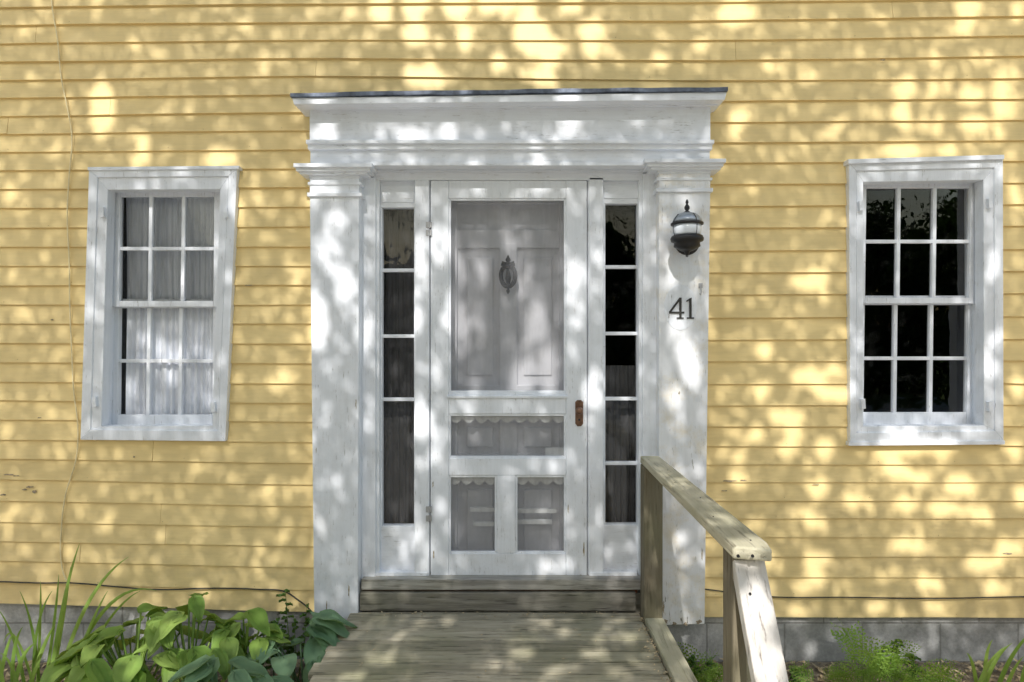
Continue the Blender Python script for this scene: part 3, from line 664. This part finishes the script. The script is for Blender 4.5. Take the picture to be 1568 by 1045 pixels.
edge=np.clip((3.3-np.abs(tx))/.5,0,1)*np.clip((tz+1.3)/.5,0,1)*np.clip((3.65-tz)/.3,0,1)
ok=rng.uniform(0,1,N)<keep*(.25+.75*edge)
tx=tx[ok];tz=tz[ok];n=len(tx)
yy=-rng.uniform(4.7,6.3,n); T_=yy/SD.y
C=np.stack([tx+T_*SD.x,yy,tz+T_*SD.z],1)
def leafcards(name,C,size,mat,parent,seed):
    r=np.random.default_rng(seed); n=len(C)
    a=r.normal(size=(n,3)); a/=np.linalg.norm(a,axis=1)[:,None]
    c=r.normal(size=(n,3)); c-=a*(a*c).sum(1)[:,None]; c/=np.linalg.norm(c,axis=1)[:,None]
    s=size*r.uniform(.7,1.3,n)[:,None]
    V=np.stack([C-a*s*.6,C+c*s*.36-a*s*.1,C+a*s*.6,C-c*s*.36-a*s*.1],1).reshape(-1,3)
    me=bpy.data.meshes.new(name); me.vertices.add(4*n); me.vertices.foreach_set('co',V.ravel().astype(np.float32))
    me.loops.add(4*n); me.loops.foreach_set('vertex_index',np.arange(4*n,dtype=np.int32))
    me.polygons.add(n); me.polygons.foreach_set('loop_start',np.arange(0,4*n,4,dtype=np.int32)); me.polygons.foreach_set('loop_total',np.full(n,4,dtype=np.int32))
    me.update(calc_edges=True); me.materials.append(mat)
    o=bpy.data.objects.new(name,me); scene.collection.objects.link(o); o.parent=parent; return o
tree=empty('shade_tree')
leafcards('crown',C,.052,TREEL,tree,1)
b=B(); top_=Vector((-1.2,-7.0,5.0))
b.tube([(-1.6,-8.0,-.1),(-1.5,-7.8,1.5),(-1.4,-7.5,3.5),top_,(-1.0,-6.2,6.6),(-.9,-5.8,8.2)],[.26,.2,.17,.14,.08,.02],12)
r=random.Random(4)
for _ in range(24):
    q=r.uniform(.0,1); s0=Vector((-1.4,-7.5,3.5)).lerp(Vector((-1.0,-6.1,7.4)),q)
    j=r.randrange(len(C)); e_=Vector(C[j]); mid=(s0+e_)/2+Vector((0,0,.3)); b.tube([s0,mid,e_],[.03,.016,.004],6)
b.obj('trunk_and_limbs',BARK,tree,smooth=True)
wd=empty('woodland_edge'); r2=np.random.default_rng(9); n=20000
xs=r2.uniform(-15,15,n); hmax=3.9+.15*np.abs(xs)+.6*np.sin(xs*.9)+.5*np.sin(xs*2.3+1)
C2=np.stack([xs,-15-r2.uniform(0,2.2,n),hmax*r2.uniform(0,1,n)**.8],1)
leafcards('foliage',C2,.40,WOODL,wd,2)
b=B()
for k_ in range(12):
    x=-14+k_*2.5+r.uniform(-.6,.6); b.tube([(x,-16,-.1),(x+.1,-16,2),(x+r.uniform(-.4,.4),-16,4.0)],[.16,.12,.04],8)
b.obj('trunks',BARK,wd)
# ------------------------------------------------------------------ light, world, camera
w=bpy.data.worlds.new('World'); scene.world=w; w.use_nodes=True; nt=w.node_tree
sky=nt.nodes.new('ShaderNodeTexSky'); sky.sky_type='NISHITA'; sky.sun_disc=False; sky.sun_elevation=SUN_EL; sky.sun_rotation=math.pi+SUN_AZ
sky.dust_density=2.5; sky.air_density=2.1; sky.ozone_density=2.6
bg=nt.nodes['Background']; nt.links.new(sky.outputs[0],bg.inputs[0]); bg.inputs[1].default_value=.15
sl=bpy.data.lights.new('sun','SUN'); sl.energy=5.0; sl.angle=math.radians(.42); sl.color=(1,.97,.925)
so=bpy.data.objects.new('sun',sl); scene.collection.objects.link(so); so.rotation_euler=SD.to_track_quat('Z','Y').to_euler()
cd=bpy.data.cameras.new('camera'); cd.sensor_width=36; cd.lens=36*D/(1568/PPM); cd.clip_end=500; cd.clip_start=.02
co=bpy.data.objects.new('camera',cd); scene.collection.objects.link(co); co.location=(0,-D,EYE); co.rotation_euler=(math.pi/2,0,0); scene.camera=co
scene.view_settings.view_transform='Standard'; scene.view_settings.look='None'; scene.view_settings.exposure=0
